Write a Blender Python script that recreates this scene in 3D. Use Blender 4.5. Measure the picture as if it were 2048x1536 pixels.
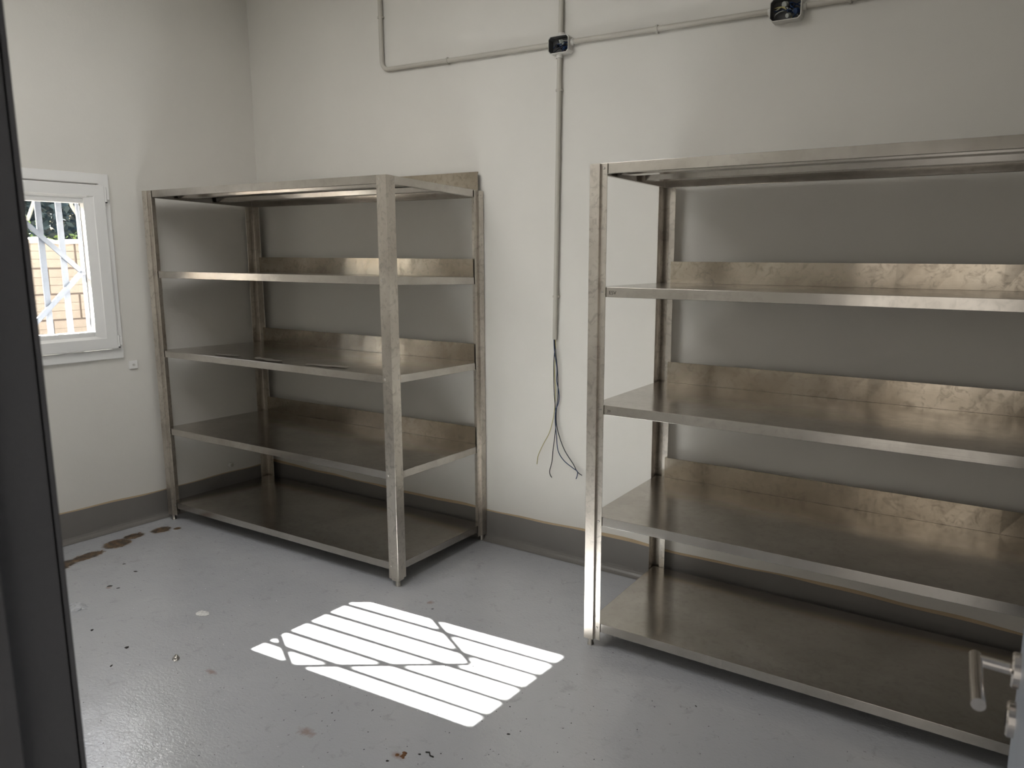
import bpy, bmesh, math, random
from mathutils import Vector, Matrix

for o in list(bpy.data.objects):
    bpy.data.objects.remove(o, do_unlink=True)
sc = bpy.context.scene
COL = sc.collection
random.seed(7)
S = 1.0 / 0.9            # survey units -> metres

# ------------------------------------------------------------------ camera
CX, CY, CZ = 3.9271, -2.994, 1.4773
YAW, PIT, ROL = 0.5578, -0.1665, 0.0036
cam_data = bpy.data.cameras.new('camera')
cam = bpy.data.objects.new('camera', cam_data)
COL.objects.link(cam)
F = Vector((-math.sin(YAW) * math.cos(PIT), math.cos(YAW) * math.cos(PIT), math.sin(PIT)))
R = Vector((math.cos(YAW), math.sin(YAW), 0))
U = R.cross(F)
R, U = math.cos(ROL) * R + math.sin(ROL) * U, -math.sin(ROL) * R + math.cos(ROL) * U
m = Matrix((R, U, -F)).transposed().to_4x4()
m.translation = Vector((CX, CY, CZ)) * S
cam.matrix_world = m
cam_data.sensor_width = 36
cam_data.lens = 1484.08 / 2048 * 36
cam_data.shift_x = -66.9 / 2048
cam_data.shift_y = -9.47 / 2048
cam_data.clip_start = 0.02
cam_data.dof.use_dof = True
cam_data.dof.focus_distance = 3.6
cam_data.dof.aperture_fstop = 6.5
sc.camera = cam

# ------------------------------------------------------------------ view
sc.view_settings.view_transform = 'Standard'
sc.view_settings.look = 'None'
sc.view_settings.gamma = 1.0
sc.view_settings.use_curve_mapping = False
sc.view_settings.exposure = 0.09

# ------------------------------------------------------------------ sky + sun
SUN_DIR = Vector((1.0, 0.0755, -0.63)).normalized()     # direction the light travels
w = bpy.data.worlds.new('sky')
sc.world = w
w.use_nodes = True
nt = w.node_tree
for n in list(nt.nodes):
    nt.nodes.remove(n)
out = nt.nodes.new('ShaderNodeOutputWorld')
bg = nt.nodes.new('ShaderNodeBackground')
sky = nt.nodes.new('ShaderNodeTexSky')
sky.sky_type = 'NISHITA'
sky.sun_disc = False
sky.sun_elevation = math.radians(32)
sky.sun_rotation = math.radians(265.7)
sky.air_density = 1.0
sky.dust_density = 2.0
sky.ozone_density = 1.0
bg.inputs['Strength'].default_value = 0.34
nt.links.new(sky.outputs[0], bg.inputs[0])
nt.links.new(bg.outputs[0], out.inputs[0])

sun_d = bpy.data.lights.new('sun', 'SUN')
sun_d.energy = 150
sun_d.angle = math.radians(0.42)
sun_d.color = (1.0, 0.95, 0.87)
sun = bpy.data.objects.new('sun', sun_d)
COL.objects.link(sun)
sun.rotation_euler = SUN_DIR.to_track_quat('-Z', 'Y').to_euler()
sun.location = (-6, 0, 6)


def fill_light(name, loc, size, power, color, rx):
    """flat area light added as fill from an unseen place"""
    ld = bpy.data.lights.new(name, 'AREA')
    ld.shape = 'RECTANGLE'
    ld.size, ld.size_y = size[0] * S, size[1] * S
    ld.energy = power
    ld.color = color
    lo = bpy.data.objects.new(name, ld)
    COL.objects.link(lo)
    lo.location = Vector(loc) * S
    lo.rotation_euler = (math.radians(rx), 0, 0)
    return lo


fill_light('ceiling_fill_light', (1.60, -1.92, 2.985), (1.5, 1.3), 32, (1.0, 0.985, 0.96), 0)  # added fill from above, no such source in view
fill_light('corridor_fill_light', (3.9, -4.6, 1.25), (2.6, 2.3), 22, (1.0, 0.94, 0.86), 90)  # added area light standing in for brightness through the doorway



# ------------------------------------------------------------------ materials
def new_mat(name):
    mt = bpy.data.materials.new(name)
    mt.use_nodes = True
    n = mt.node_tree
    b = n.nodes['Principled BSDF']
    return mt, n, b


def coords(n, scale=(1, 1, 1)):
    tc = n.nodes.new('ShaderNodeTexCoord')
    mp = n.nodes.new('ShaderNodeMapping')
    mp.inputs['Scale'].default_value = scale
    n.links.new(tc.outputs['Object'], mp.inputs[0])
    return mp.outputs[0]


def noise(n, vec, scale, detail=3, rough=0.5, dist=0.0):
    t = n.nodes.new('ShaderNodeTexNoise')
    t.inputs['Scale'].default_value = scale
    t.inputs['Detail'].default_value = detail
    t.inputs['Roughness'].default_value = rough
    t.inputs['Distortion'].default_value = dist
    n.links.new(vec, t.inputs['Vector'])
    return t.outputs['Fac']


def ramp(n, fac, stops):
    r = n.nodes.new('ShaderNodeValToRGB')
    e = r.color_ramp.elements
    while len(e) < len(stops):
        e.new(0.5)
    for el, (p, c) in zip(e, stops):
        el.position = p
        el.color = (c[0], c[1], c[2], 1) if isinstance(c, (tuple, list)) else (c, c, c, 1)
    n.links.new(fac, r.inputs[0])
    return r.outputs[0]


def mix(n, fac, a, b, mode='MIX'):
    x = n.nodes.new('ShaderNodeMix')
    x.data_type = 'RGBA'
    x.blend_type = mode
    for sock, v in ((x.inputs[0], fac), (x.inputs[6], a), (x.inputs[7], b)):
        if hasattr(v, 'links'):
            n.links.new(v, sock)
        elif isinstance(v, (tuple, list)):
            sock.default_value = (v[0], v[1], v[2], 1)
        else:
            sock.default_value = v
    return x.outputs[2]


def mth(n, op, a, b=None, clamp=False):
    x = n.nodes.new('ShaderNodeMath')
    x.operation = op
    x.use_clamp = clamp
    for sock, v in ((x.inputs[0], a), (x.inputs[1], b)):
        if v is None:
            continue
        if hasattr(v, 'links'):
            n.links.new(v, sock)
        else:
            sock.default_value = v
    return x.outputs[0]


def bump(n, b, h, dist, strength=1.0, chain=None):
    x = n.nodes.new('ShaderNodeBump')
    x.inputs['Strength'].default_value = strength
    x.inputs['Distance'].default_value = dist
    n.links.new(h, x.inputs['Height'])
    if chain is not None:
        n.links.new(chain, x.inputs['Normal'])
    if b is not None:
        n.links.new(x.outputs[0], b.inputs['Normal'])
    return x.outputs[0]


def steel(name, dark, light, rough=(0.2, 0.36), stain=0.5, dent=0.004):
    mt, n, b = new_mat(name)
    v = coords(n)
    big = noise(n, v, 2.6, 4, 0.6, 0.4)
    sm = noise(n, v, 26, 4, 0.65, 1.2)
    col = ramp(n, big, [(0.35, dark), (0.65, light)])
    smudge = ramp(n, sm, [(0.50, 0.0), (0.66, 1.0)])
    col = mix(n, mth(n, 'MULTIPLY', smudge, stain), col, tuple(c * 0.62 for c in dark))
    n.links.new(col, b.inputs['Base Color'])
    b.inputs['Metallic'].default_value = 1.0
    rr = mth(n, 'ADD', mth(n, 'MULTIPLY', sm, rough[1] - rough[0]), rough[0])
    n.links.new(rr, b.inputs['Roughness'])
    vb = coords(n, (1, 1, 1))
    wav = noise(n, vb, 3.0, 2, 0.4, 0.3)
    c1 = bump(n, None, wav, dent)
    grain = noise(n, coords(n, (3, 260, 260)), 1.0, 2, 0.6)
    bump(n, b, grain, 0.00012, 0.35, c1)
    return mt


M_DECK = steel('steel_shelf', (0.46, 0.43, 0.39), (0.58, 0.55, 0.51), (0.12, 0.30), 0.18)
M_POST = steel('steel_post', (0.50, 0.46, 0.41), (0.68, 0.64, 0.58), (0.24, 0.44), 0.5, 0.003)
M_SPLASH = steel('steel_upstand', (0.40, 0.345, 0.275), (0.54, 0.48, 0.40), (0.14, 0.30), 0.5, 0.005)
M_BOLT = steel('steel_bolt', (0.45, 0.43, 0.40), (0.6, 0.58, 0.55), (0.25, 0.4), 0.2, 0.0)
M_CHROME = steel('steel_handle', (0.60, 0.56, 0.53), (0.68, 0.64, 0.60), (0.14, 0.24), 0.1, 0.0)


def paint(name, col, rough=0.6, var=0.06, bscale=90, bdist=0.0006, spec=0.4):
    mt, n, b = new_mat(name)
    v = coords(n)
    f = noise(n, v, 1.7, 4, 0.6)
    c = ramp(n, f, [(0.3, tuple(x * (1 - var) for x in col)), (0.7, tuple(min(1, x * (1 + var)) for x in col))])
    n.links.new(c, b.inputs['Base Color'])
    b.inputs['Roughness'].default_value = rough
    b.inputs['Specular IOR Level'].default_value = spec
    h = noise(n, v, bscale, 3, 0.6)
    c1 = bump(n, None, noise(n, v, 4.0, 3, 0.5), 0.003)
    bump(n, b, h, bdist, 1.0, c1)
    return mt


M_WALL = paint('wall_paint', (0.70, 0.685, 0.645), 0.75, 0.03, 60, 0.0005, 0.25)
M_CEIL = paint('ceiling_paint', (0.80, 0.78, 0.73), 0.8, 0.02)
M_BASE = paint('baseboard_paint', (0.20, 0.19, 0.18), 0.32, 0.08, 70, 0.0006)
M_TAPE = paint('tape', (0.52, 0.40, 0.26), 0.6, 0.18)
M_PVC = paint('window_pvc', (0.80, 0.80, 0.79), 0.35, 0.01, 200, 0.0001)
M_GASKET = paint('gasket', (0.12, 0.125, 0.13), 0.6, 0.05)
M_CONDUIT = paint('conduit_plastic', (0.50, 0.48, 0.43), 0.45, 0.05, 200, 0.0001)
M_BOX = paint('box_plastic', (0.62, 0.61, 0.58), 0.45, 0.05, 200, 0.0001)
M_BOXIN = paint('box_inside', (0.12, 0.12, 0.12), 0.7, 0.2, 200, 0.0001)
M_GRILLE = paint('grille_paint', (0.075, 0.085, 0.105), 0.5, 0.08)
M_JAMB = paint('jamb_paint', (0.16, 0.16, 0.17), 0.5, 0.05)
M_DOOR = paint('door_paint', (0.30, 0.33, 0.38), 0.35, 0.03)
M_DARK = paint('black_plastic', (0.02, 0.02, 0.022), 0.5, 0.1)
M_INK = paint('marker_ink', (0.07, 0.06, 0.05), 0.6, 0.1)
M_WBLUE = paint('wire_blue', (0.012, 0.035, 0.10), 0.4, 0.1)
M_WBLK = paint('wire_black', (0.015, 0.015, 0.018), 0.4, 0.1)
M_WGRY = paint('wire_dark', (0.025, 0.03, 0.04), 0.4, 0.1)
M_WYEL = paint('wire_yellow', (0.42, 0.38, 0.16), 0.4, 0.2)
M_WGREY2 = paint('wire_grey', (0.38, 0.40, 0.38), 0.4, 0.1)
M_BLOCK = paint('block', (0.34, 0.305, 0.265), 0.9, 0.12, 40, 0.004)
M_MORTAR = paint('mortar', (0.15, 0.13, 0.12), 0.95, 0.1, 40, 0.003)
M_SILL = paint('sill_stone', (0.10, 0.085, 0.075), 0.8, 0.1)
M_CAP = paint('mortar_cap', (0.70, 0.68, 0.62), 0.95, 0.1, 40, 0.003)
M_GROUND = paint('earth', (0.12, 0.10, 0.08), 0.95, 0.2, 30, 0.01)
M_LEAF = paint('leaf', (0.16, 0.24, 0.07), 0.5, 0.4)
M_LEAF2 = paint('leaf_dark', (0.085, 0.125, 0.14), 0.6, 0.3)
M_BARK = paint('bark', (0.60, 0.57, 0.50), 0.85, 0.15, 40, 0.003)
M_GRIT = paint('grit', (0.03, 0.028, 0.025), 0.9, 0.3)
M_CHIP = paint('plaster_chip', (0.74, 0.74, 0.73), 0.6, 0.1)
M_RUSTCHIP = paint('rust_chip', (0.16, 0.08, 0.035), 0.9, 0.3)

# clear film scrap
M_FILM, n_, b_ = new_mat('clear_film')
b_.inputs['Base Color'].default_value = (0.75, 0.77, 0.80, 1)
b_.inputs['Roughness'].default_value = 0.15
b_.inputs['Alpha'].default_value = 0.45
bump(n_, b_, noise(n_, coords(n_), 60, 3), 0.004)

# glass: thin clear pane
M_GLASS = bpy.data.materials.new('window_glass')
M_GLASS.use_nodes = True
g = M_GLASS.node_tree
for x in list(g.nodes):
    g.nodes.remove(x)
go = g.nodes.new('ShaderNodeOutputMaterial')
gm = g.nodes.new('ShaderNodeMixShader')
gt = g.nodes.new('ShaderNodeBsdfTransparent')
gt.inputs[0].default_value = (0.93, 0.95, 0.96, 1)
gg = g.nodes.new('ShaderNodeBsdfGlossy')
gg.inputs['Roughness'].default_value = 0.02
gf = g.nodes.new('ShaderNodeFresnel')
gf.inputs[0].default_value = 1.45
g.links.new(gf.outputs[0], gm.inputs[0])
g.links.new(gt.outputs[0], gm.inputs[1])
g.links.new(gg.outputs[0], gm.inputs[2])
g.links.new(gm.outputs[0], go.inputs[0])

# floor: grey epoxy coat with scuffs, rust and mud stains
M_FLOOR, n, b = new_mat('floor_epoxy')
v = coords(n)
f1 = noise(n, v, 1.3, 5, 0.6, 0.3)
f2 = noise(n, v, 14, 5, 0.7, 0.6)
col = ramp(n, f1, [(0.3, (0.43, 0.445, 0.475)), (0.7, (0.49, 0.505, 0.53))])
col = mix(n, ramp(n, f2, [(0.58, 0.0), (0.75, 0.35)]), col, (0.17, 0.165, 0.155))
f3 = noise(n, v, 75, 2, 0.5)
col = mix(n, ramp(n, f3, [(0.70, 0.0), (0.76, 0.6)]), col, (0.12, 0.11, 0.10))
sep = n.nodes.new('ShaderNodeSeparateXYZ')
n.links.new(v, sep.inputs[0])
X, Y = sep.outputs[0], sep.outputs[1]


def blob(cx, cy, rx, ry, ang=0.0):
    """soft elliptical mask centred on a floor spot (survey units)"""
    dx = mth(n, 'SUBTRACT', X, cx * S)
    dy = mth(n, 'SUBTRACT', Y, cy * S)
    ca, sa = math.cos(ang), math.sin(ang)
    u = mth(n, 'DIVIDE', mth(n, 'ADD', mth(n, 'MULTIPLY', dx, ca), mth(n, 'MULTIPLY', dy, sa)), rx * S)
    w_ = mth(n, 'DIVIDE', mth(n, 'SUBTRACT', mth(n, 'MULTIPLY', dy, ca), mth(n, 'MULTIPLY', dx, sa)), ry * S)
    d = mth(n, 'SQRT', mth(n, 'ADD', mth(n, 'MULTIPLY', u, u), mth(n, 'MULTIPLY', w_, w_)))
    return mth(n, 'SUBTRACT', 1.0, d, True)


sn = noise(n, coords(n, (1.6, 1, 1)), 24, 6, 0.72, 1.1)


def stain(blobs, amount=1.0, lo=0.50, hi=0.565):
    acc = blobs[0]
    for bb in blobs[1:]:
        acc = mth(n, 'MAXIMUM', acc, bb)
    s_ = mth(n, 'ADD', mth(n, 'MULTIPLY', acc, 0.55), mth(n, 'MULTIPLY', sn, 0.62))
    return mth(n, 'MULTIPLY', ramp(n, s_, [(lo, 0.0), (hi, 1.0)]), amount)


mud = stain([blob(0.18, -1.375, 0.095, 0.11), blob(0.175, -1.25, 0.065, 0.15, 0.1), blob(0.135, -1.08, 0.10, 0.12, 0.2),
             blob(0.105, -0.98, 0.07, 0.09), blob(0.14, -0.85, 0.075, 0.085), blob(0.19, -0.79, 0.03, 0.03)])
mudc = ramp(n, noise(n, v, 26, 3, 0.6), [(0.42, (0.035, 0.022, 0.012)), (0.60, (0.16, 0.095, 0.04))])
col = mix(n, mud, col, mudc)
rust = stain([blob(2.50, -1.53, 0.05, 0.025), blob(2.18, -1.60, 0.07, 0.035), blob(1.62, -1.55, 0.06, 0.025),
              blob(1.93, -0.72, 0.03, 0.03), blob(0.62, -1.38, 0.03, 0.02)], 0.55, 0.52, 0.75)
col = mix(n, rust, col, (0.26, 0.15, 0.09))
n.links.new(col, b.inputs['Base Color'])
rgh = mth(n, 'ADD', mth(n, 'MULTIPLY', f2, 0.22), 0.02)
rgh = mth(n, 'ADD', rgh, mth(n, 'MULTIPLY', mud, 0.35))
n.links.new(rgh, b.inputs['Roughness'])
b.inputs['IOR'].default_value = 2.0
c1 = bump(n, None, noise(n, v, 6, 3, 0.5), 0.0035)
bump(n, b, noise(n, coords(n, (1, 1.5, 1)), 62, 3, 0.6, 0.6), 0.0013, 1.0, c1)


# ------------------------------------------------------------------ mesh helpers (all take survey units)
class MB:
    def __init__(self):
        self.v = []
        self.f = []
        self.sm = []

    def add(self, vs, fs, smooth=False):
        k = len(self.v)
        self.v += [Vector(p) for p in vs]
        self.f += [tuple(i + k for i in q) for q in fs]
        self.sm += [smooth] * len(fs)
        return self

    def box(self, x0, x1, y0, y1, z0, z1):
        vs = [(x, y, z) for z in (z0, z1) for y in (y0, y1) for x in (x0, x1)]
        return self.add(vs, [(0, 2, 3, 1), (4, 5, 7, 6), (0, 1, 5, 4), (2, 6, 7, 3), (0, 4, 6, 2), (1, 3, 7, 5)])

    def bar(self, a, b_, w_, h_, up=(0, 0, 1)):
        a, b_ = Vector(a), Vector(b_)
        d = (b_ - a).normalized()
        s = d.cross(Vector(up)).normalized()
        t = s.cross(d)
        vs = []
        for p in (a, b_):
            for i, j in ((-1, -1), (1, -1), (1, 1), (-1, 1)):
                vs.append(p + s * (i * w_ / 2) + t * (j * h_ / 2))
        return self.add(vs, [(3, 2, 1, 0), (4, 5, 6, 7), (0, 1, 5, 4), (1, 2, 6, 5), (2, 3, 7, 6), (3, 0, 4, 7)])

    def tube(self, pts, r, seg=12, caps=True, radii=None):
        pts = [Vector(p) for p in pts]
        n_ = len(pts)
        up = Vector((0.3, 0.2, 1)).normalized()
        rings = []
        prev = None
        for i, p in enumerate(pts):
            d = (pts[min(i + 1, n_ - 1)] - pts[max(i - 1, 0)]).normalized()
            if prev is None:
                s = d.cross(up if abs(d.dot(up)) < 0.9 else Vector((1, 0, 0))).normalized()
            else:
                s = (prev - d * prev.dot(d)).normalized()
            prev = s
            t = d.cross(s)
            rr = radii[i] if radii else r
            rings.append([p + (s * math.cos(2 * math.pi * k / seg) + t * math.sin(2 * math.pi * k / seg)) * rr for k in range(seg)])
        vs = [q for ring in rings for q in ring]
        fs = []
        for i in range(n_ - 1):
            for k in range(seg):
                k2 = (k + 1) % seg
                fs.append((i * seg + k, i * seg + k2, (i + 1) * seg + k2, (i + 1) * seg + k))
        self.add(vs, fs, True)
        if caps:
            self.add(rings[0], [tuple(reversed(range(seg)))])
            self.add(rings[-1], [tuple(range(seg))])
        return self

    def sheet(self, prof, z0, z1, th):
        """extrude an open 2-D path (x, y) from z0 to z1 with thickness th"""
        n_ = len(prof)
        P = [Vector((p[0], p[1])) for p in prof]
        off = []
        for i in range(n_):
            d0 = (P[i] - P[i - 1]).normalized() if i > 0 else None
            d1 = (P[i + 1] - P[i]).normalized() if i < n_ - 1 else None
            if d0 is None:
                nn = Vector((-d1.y, d1.x))
            elif d1 is None:
                nn = Vector((-d0.y, d0.x))
            else:
                a = Vector((-d0.y, d0.x))
                c = Vector((-d1.y, d1.x))
                nn = (a + c)
                nn = nn / max(0.3, nn.dot(a))
            off.append(P[i] + nn * th)
        vs = []
        for z in (z0, z1):
            vs += [(p.x, p.y, z) for p in P] + [(p.x, p.y, z) for p in off]
        fs = []
        m2 = 2 * n_
        for i in range(n_ - 1):
            fs.append((i, i + 1, m2 + i + 1, m2 + i))
            fs.append((n_ + i + 1, n_ + i, m2 + n_ + i, m2 + n_ + i + 1))
            fs.append((i + 1, i, n_ + i, n_ + i + 1))
            fs.append((m2 + i, m2 + i + 1, m2 + n_ + i + 1, m2 + n_ + i))
        fs.append((0, m2, m2 + n_, n_))
        e = n_ - 1
        fs.append((e, n_ + e, m2 + n_ + e, m2 + e))
        return self.add(vs, fs)

    def build(self, name, mat, parent=None, bevel=0.0, segs=2):
        me = bpy.data.meshes.new(name)
        me.from_pydata([tuple(p * S) for p in self.v], [], self.f)
        me.materials.append(mat)
        me.polygons.foreach_set('use_smooth', self.sm)
        bm_ = bmesh.new()
        bm_.from_mesh(me)
        bmesh.ops.recalc_face_normals(bm_, faces=bm_.faces)
        bm_.to_mesh(me)
        bm_.free()
        o = bpy.data.objects.new(name, me)
        COL.objects.link(o)
        if parent is not None:
            o.parent = parent
        if bevel:
            md = o.modifiers.new('bevel', 'BEVEL')
            md.width = bevel * S
            md.segments = segs
            md.limit_method = 'ANGLE'
            md.angle_limit = math.radians(40)
        return o


def tag(o, label=None, cat=None, group=None, kind=None):
    if label:
        o['label'] = label
    if cat:
        o['category'] = cat
    if group:
        o['group'] = group
    if kind:
        o['kind'] = kind
    return o


def empty(name, loc=(0, 0, 0), rz=0.0):
    o = bpy.data.objects.new(name, None)
    o.empty_display_size = 0.1
    COL.objects.link(o)
    o.location = Vector(loc) * S
    o.rotation_euler = (0, 0, rz)
    return o


def struct(o, label=None):
    o['kind'] = 'structure'
    if label:
        o['label'] = label
    return o


# ------------------------------------------------------------------ the room shell
LW = 0.0716                         # the left wall runs slightly out of square
LA = -math.atan(LW)                 # its local frame: X = into the room, Y = along the wall
ZC = 3.02                           # ceiling
XR = 4.75                           # right wall
YF = -2.65                          # inner face of the door wall
TH = 0.20


def lw_empty(name):
    return empty(name, (0, 0, 0), LA)


struct(MB().box(-0.45, 7.2, -5.2, 0.3, -0.12, 0).build('floor', M_FLOOR), 'glossy grey epoxy floor with mud and rust stains')
cb = MB().box(-0.5, XR + TH, YF - TH, 0.22, ZC, ZC + 0.15)
struct(cb.build('ceiling', M_CEIL), 'plain off-white ceiling')
struct(MB().box(-0.35, XR + TH, 0, 0.2, 0, ZC).build('wall_back', M_WALL), 'off-white plaster wall behind both shelving units')
struct(MB().box(XR, XR + TH, YF - TH, 0, 0, ZC).build('wall_right', M_WALL), 'off-white plaster wall to the right')
# left wall with window opening (local frame)
OY0, OY1, OZ0, OZ1 = -1.625, -0.875, 0.945, 1.86
wl = MB()
wl.box(-TH, 0, -3.1, OY0, 0, ZC).box(-TH, 0, OY1, 0.02, 0, ZC).box(-TH, 0, OY0, OY1, 0, OZ0).box(-TH, 0, OY0, OY1, OZ1, ZC)
o = struct(wl.build('wall_left', M_WALL), 'off-white plaster wall with the window')
o.rotation_euler = (0, 0, LA)
M_BOUNCE_SKIN = paint('bounce_skin', (0.10, 0.08, 0.065), 0.9, 0.1)
oe = MB()  # unseen skin added to keep sun bounce off the garden wall low
for q_ in ((-3.1, OY0, 0, ZC), (OY1, 0.02, 0, ZC), (OY0, OY1, 0, OZ0), (OY0, OY1, OZ1, ZC)):
    oe.box(-TH - 0.02, -TH, q_[0], q_[1], q_[2], q_[3])
o = struct(oe.build('wall_bounce_skin', M_BOUNCE_SKIN), 'dark skin added outside the window wall to cut sun bounce')
o.rotation_euler = (0, 0, LA)
# door wall
DX0, DX1, DZ = 3.12, 3.982, 1.86
wf = MB()
wf.box(-0.45, DX0 - 0.03, YF - TH, YF, 0, ZC).box(DX1 + 0.06, XR, YF - TH, YF, 0, ZC).box(DX0 - 0.03, DX1 + 0.06, YF - TH, YF, DZ + 0.03, ZC)
struct(wf.build('wall_front', M_WALL), 'off-white wall with the doorway the view looks through')
# corridor outside the doorway (closed at both ends, lit by an added area light)
cw = MB()
cw.box(7.0, 7.2, -4.95, YF - TH, 0, ZC).box(XR + TH, 7.0, YF - TH - 0.15, YF - TH, 0, ZC).box(0.5, 7.0, -4.95, -4.75, 0, ZC).box(0.3, 0.5, -4.95, YF - TH, 0, ZC)
struct(cw.build('wall_corridor', M_WALL), 'corridor wall outside the doorway')
struct(MB().box(0.3, 7.0, -4.95, YF - TH - 0.001, ZC, ZC + 0.1).build('ceiling', M_CEIL), 'corridor ceiling')


# ---- baseboards: coved grey skirting with a ragged painted edge
def wav(t, seed, amp=0.004):
    return amp * (math.sin(t * 3.1 + seed) + 0.6 * math.sin(t * 7.7 + seed * 2.1) + 0.35 * math.sin(t * 19 + seed * 3.3))


def bulge(t):
    return 0.0


def skirting(name, p0, p1, nrm, h, seed, label, mat=M_BASE, extra=None):
    p0, p1, nrm = Vector(p0), Vector(p1), Vector(nrm)
    L = (p1 - p0).length
    k = max(2, int(L / 0.04))
    vs, fs = [], []
    rc = 0.035
    prof = [(0.0, None), (0.004, None)] + [(0.004 + rc * (1 - math.cos(a)), 0.0012 + rc * (1 - math.sin(a))) for a in [i * math.pi / 10 for i in range(6)]] + [(0.0, 0.0)]
    m_ = len(prof)
    for i in range(k + 1):
        t = L * i / k
        top = h + wav(t, seed) + (extra(t) if extra else 0)
        base = p0 + (p1 - p0) * (i / k)
        for (d, z) in prof:
            q = base + nrm * d
            vs.append((q.x, q.y, top if z is None else z))
    for i in range(k):
        for j in range(m_):
            j2 = (j + 1) % m_
            fs.append((i * m_ + j, i * m_ + j2, (i + 1) * m_ + j2, (i + 1) * m_ + j))
    fs.append(tuple(range(m_)))
    fs.append(tuple(reversed([k * m_ + j for j in range(m_)])))
    o = MB().add(vs, fs).build(name, mat)
    return struct(o, label)


def tape(name, p0, p1, nrm, h, seed, width, extra=None):
    p0, p1, nrm = Vector(p0), Vector(p1), Vector(nrm)
    L = (p1 - p0).length
    k = max(2, int(L / 0.04))
    vs, fs = [], []
    for i in range(k + 1):
        t = L * i / k
        b0 = h + wav(t, seed) + (extra(t) if extra else 0) - 0.004
        t0 = b0 + 0.004 + width * (1 + 0.35 * math.sin(t * 5.3 + seed) + 0.2 * math.sin(t * 13 + seed))
        base = p0 + (p1 - p0) * (i / k)
        a, c = base - nrm * 0.001, base + nrm * 0.0025
        vs += [(a.x, a.y, b0), (c.x, c.y, b0), (c.x, c.y, t0), (a.x, a.y, t0)]
    for i in range(k):
        for j in range(4):
            j2 = (j + 1) % 4
            fs.append((i * 4 + j, i * 4 + j2, (i + 1) * 4 + j2, (i + 1) * 4 + j))
    return struct(MB().add(vs, fs).build(name, M_TAPE))


def back_extra(t):
    # the painted edge wanders and dips behind the right unit
    e = 0.0
    if t > 2.9:
        e += 0.012 * math.sin((t - 2.9) * 3.4) - 0.010 * min(1, (t - 2.9))
    return e


skirting('baseboard_back', (0, 0, 0), (XR, 0, 0), (0, -1, 0), 0.156, 1.0, 'grey coved skirting along the back wall', extra=back_extra)
lx, ly = -LW * 3.0, -3.0
nl = Vector((math.cos(LA), math.sin(LA), 0))
skirting('baseboard_left', (0, 0, 0), (-LW * 2.7, -2.7, 0), nl, 0.158, 2.4, 'grey coved skirting along the window wall')
skirting('baseboard_right', (XR, 0, 0), (XR, YF, 0), (-1, 0, 0), 0.156, 3.0, 'grey coved skirting along the right wall')
tag(tape('trim_1', (0, 0, 0), (XR, 0, 0), (0, -1, 0), 0.156, 1.0, 0.011, back_extra), 'tan paint edge above the back skirting')
tag(tape('trim_2', (0, 0, 0), (-LW * 2.7, -2.7, 0), nl, 0.158, 2.4, 0.006), 'tan paint edge above the left skirting')

# ------------------------------------------------------------------ window (in the left wall's frame)
win = lw_empty('window_1')
tag(win, 'white plastic window with one inward opening sash', None, None, 'structure')


def ring(mb, y0, y1, z0, z1, w_, x0, x1):
    """rectangular frame of four mitred bars"""
    yi0, yi1, zi0, zi1 = y0 + w_, y1 - w_, z0 + w_, z1 - w_
    oc = [(y0, z0), (y1, z0), (y1, z1), (y0, z1)]
    ic = [(yi0, zi0), (yi1, zi0), (yi1, zi1), (yi0, zi1)]
    vs = []
    for x in (x0, x1):
        vs += [(x, a, c) for a, c in oc] + [(x, a, c) for a, c in ic]
    fs = []
    for i in range(4):
        j = (i + 1) % 4
        fs += [(i, j, 4 + j, 4 + i), (8 + j, 8 + i, 12 + i, 12 + j), (j, i, 8 + i, 8 + j), (4 + i, 4 + j, 12 + j, 12 + i)]
    return mb.add(vs, fs)


FY0, FY1, FZ0, FZ1 = -1.642, -0.862, 0.928, 1.873
SY0, SY1, SZ0, SZ1 = -1.612, -0.893, 0.984, 1.815
GY0, GY1, GZ0, GZ1 = -1.513, -0.993, 1.052, 1.747
fr_ = MB()
ring(fr_, FY0, FY1, FZ0, FZ1, 0.05, -0.012, 0.016)
ring(fr_, OY0, OY1, OZ0, OZ1, 0.045, -0.075, -0.012)
fr_.build('frame', M_PVC, win, 0.003)
sa = MB()
ring(sa, SY0, SY1, SZ0, SZ1, 0.058, -0.01, 0.036)
ring(sa, SY0 + 0.05, SY1 - 0.05, SZ0 + 0.045, SZ1 - 0.045, 0.047, -0.045, 0.018)
sa.build('sash', M_PVC, win, 0.004)
# glazing bead that fixes the clear opening
bd = MB()
vs, fs = [], []
outer = [(SY0 + 0.056, SZ0 + 0.052), (SY1 - 0.056, SZ0 + 0.052), (SY1 - 0.056, SZ1 - 0.052), (SY0 + 0.056, SZ1 - 0.052)]
inner = [(GY0, GZ0), (GY1, GZ0), (GY1, GZ1), (GY0, GZ1)]
for x, cs in ((0.034, outer), (0.022, inner), (-0.03, inner)):
    vs += [(x, a, c) for a, c in cs]
for i in range(4):
    j = (i + 1) % 4
    fs += [(i, j, 4 + j, 4 + i), (4 + i, 4 + j, 8 + j, 8 + i)]
bd.add(vs, fs).build('glazing_bead', M_PVC, win)
gk = MB()
ring(gk, GY0 - 0.002, GY1 + 0.002, GZ0 - 0.002, GZ1 + 0.002, 0.004, -0.029, -0.022)
gk.build('gasket', M_GASKET, win)
gl = MB()
gl.add([(-0.026, GY0 - 0.004, GZ0 - 0.004), (-0.026, GY1 + 0.004, GZ0 - 0.004), (-0.026, GY1 + 0.004, GZ1 + 0.004), (-0.026, GY0 - 0.004, GZ1 + 0.004)], [(0, 1, 2, 3)])
gl.build('glass_pane', M_GLASS, win)
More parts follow.
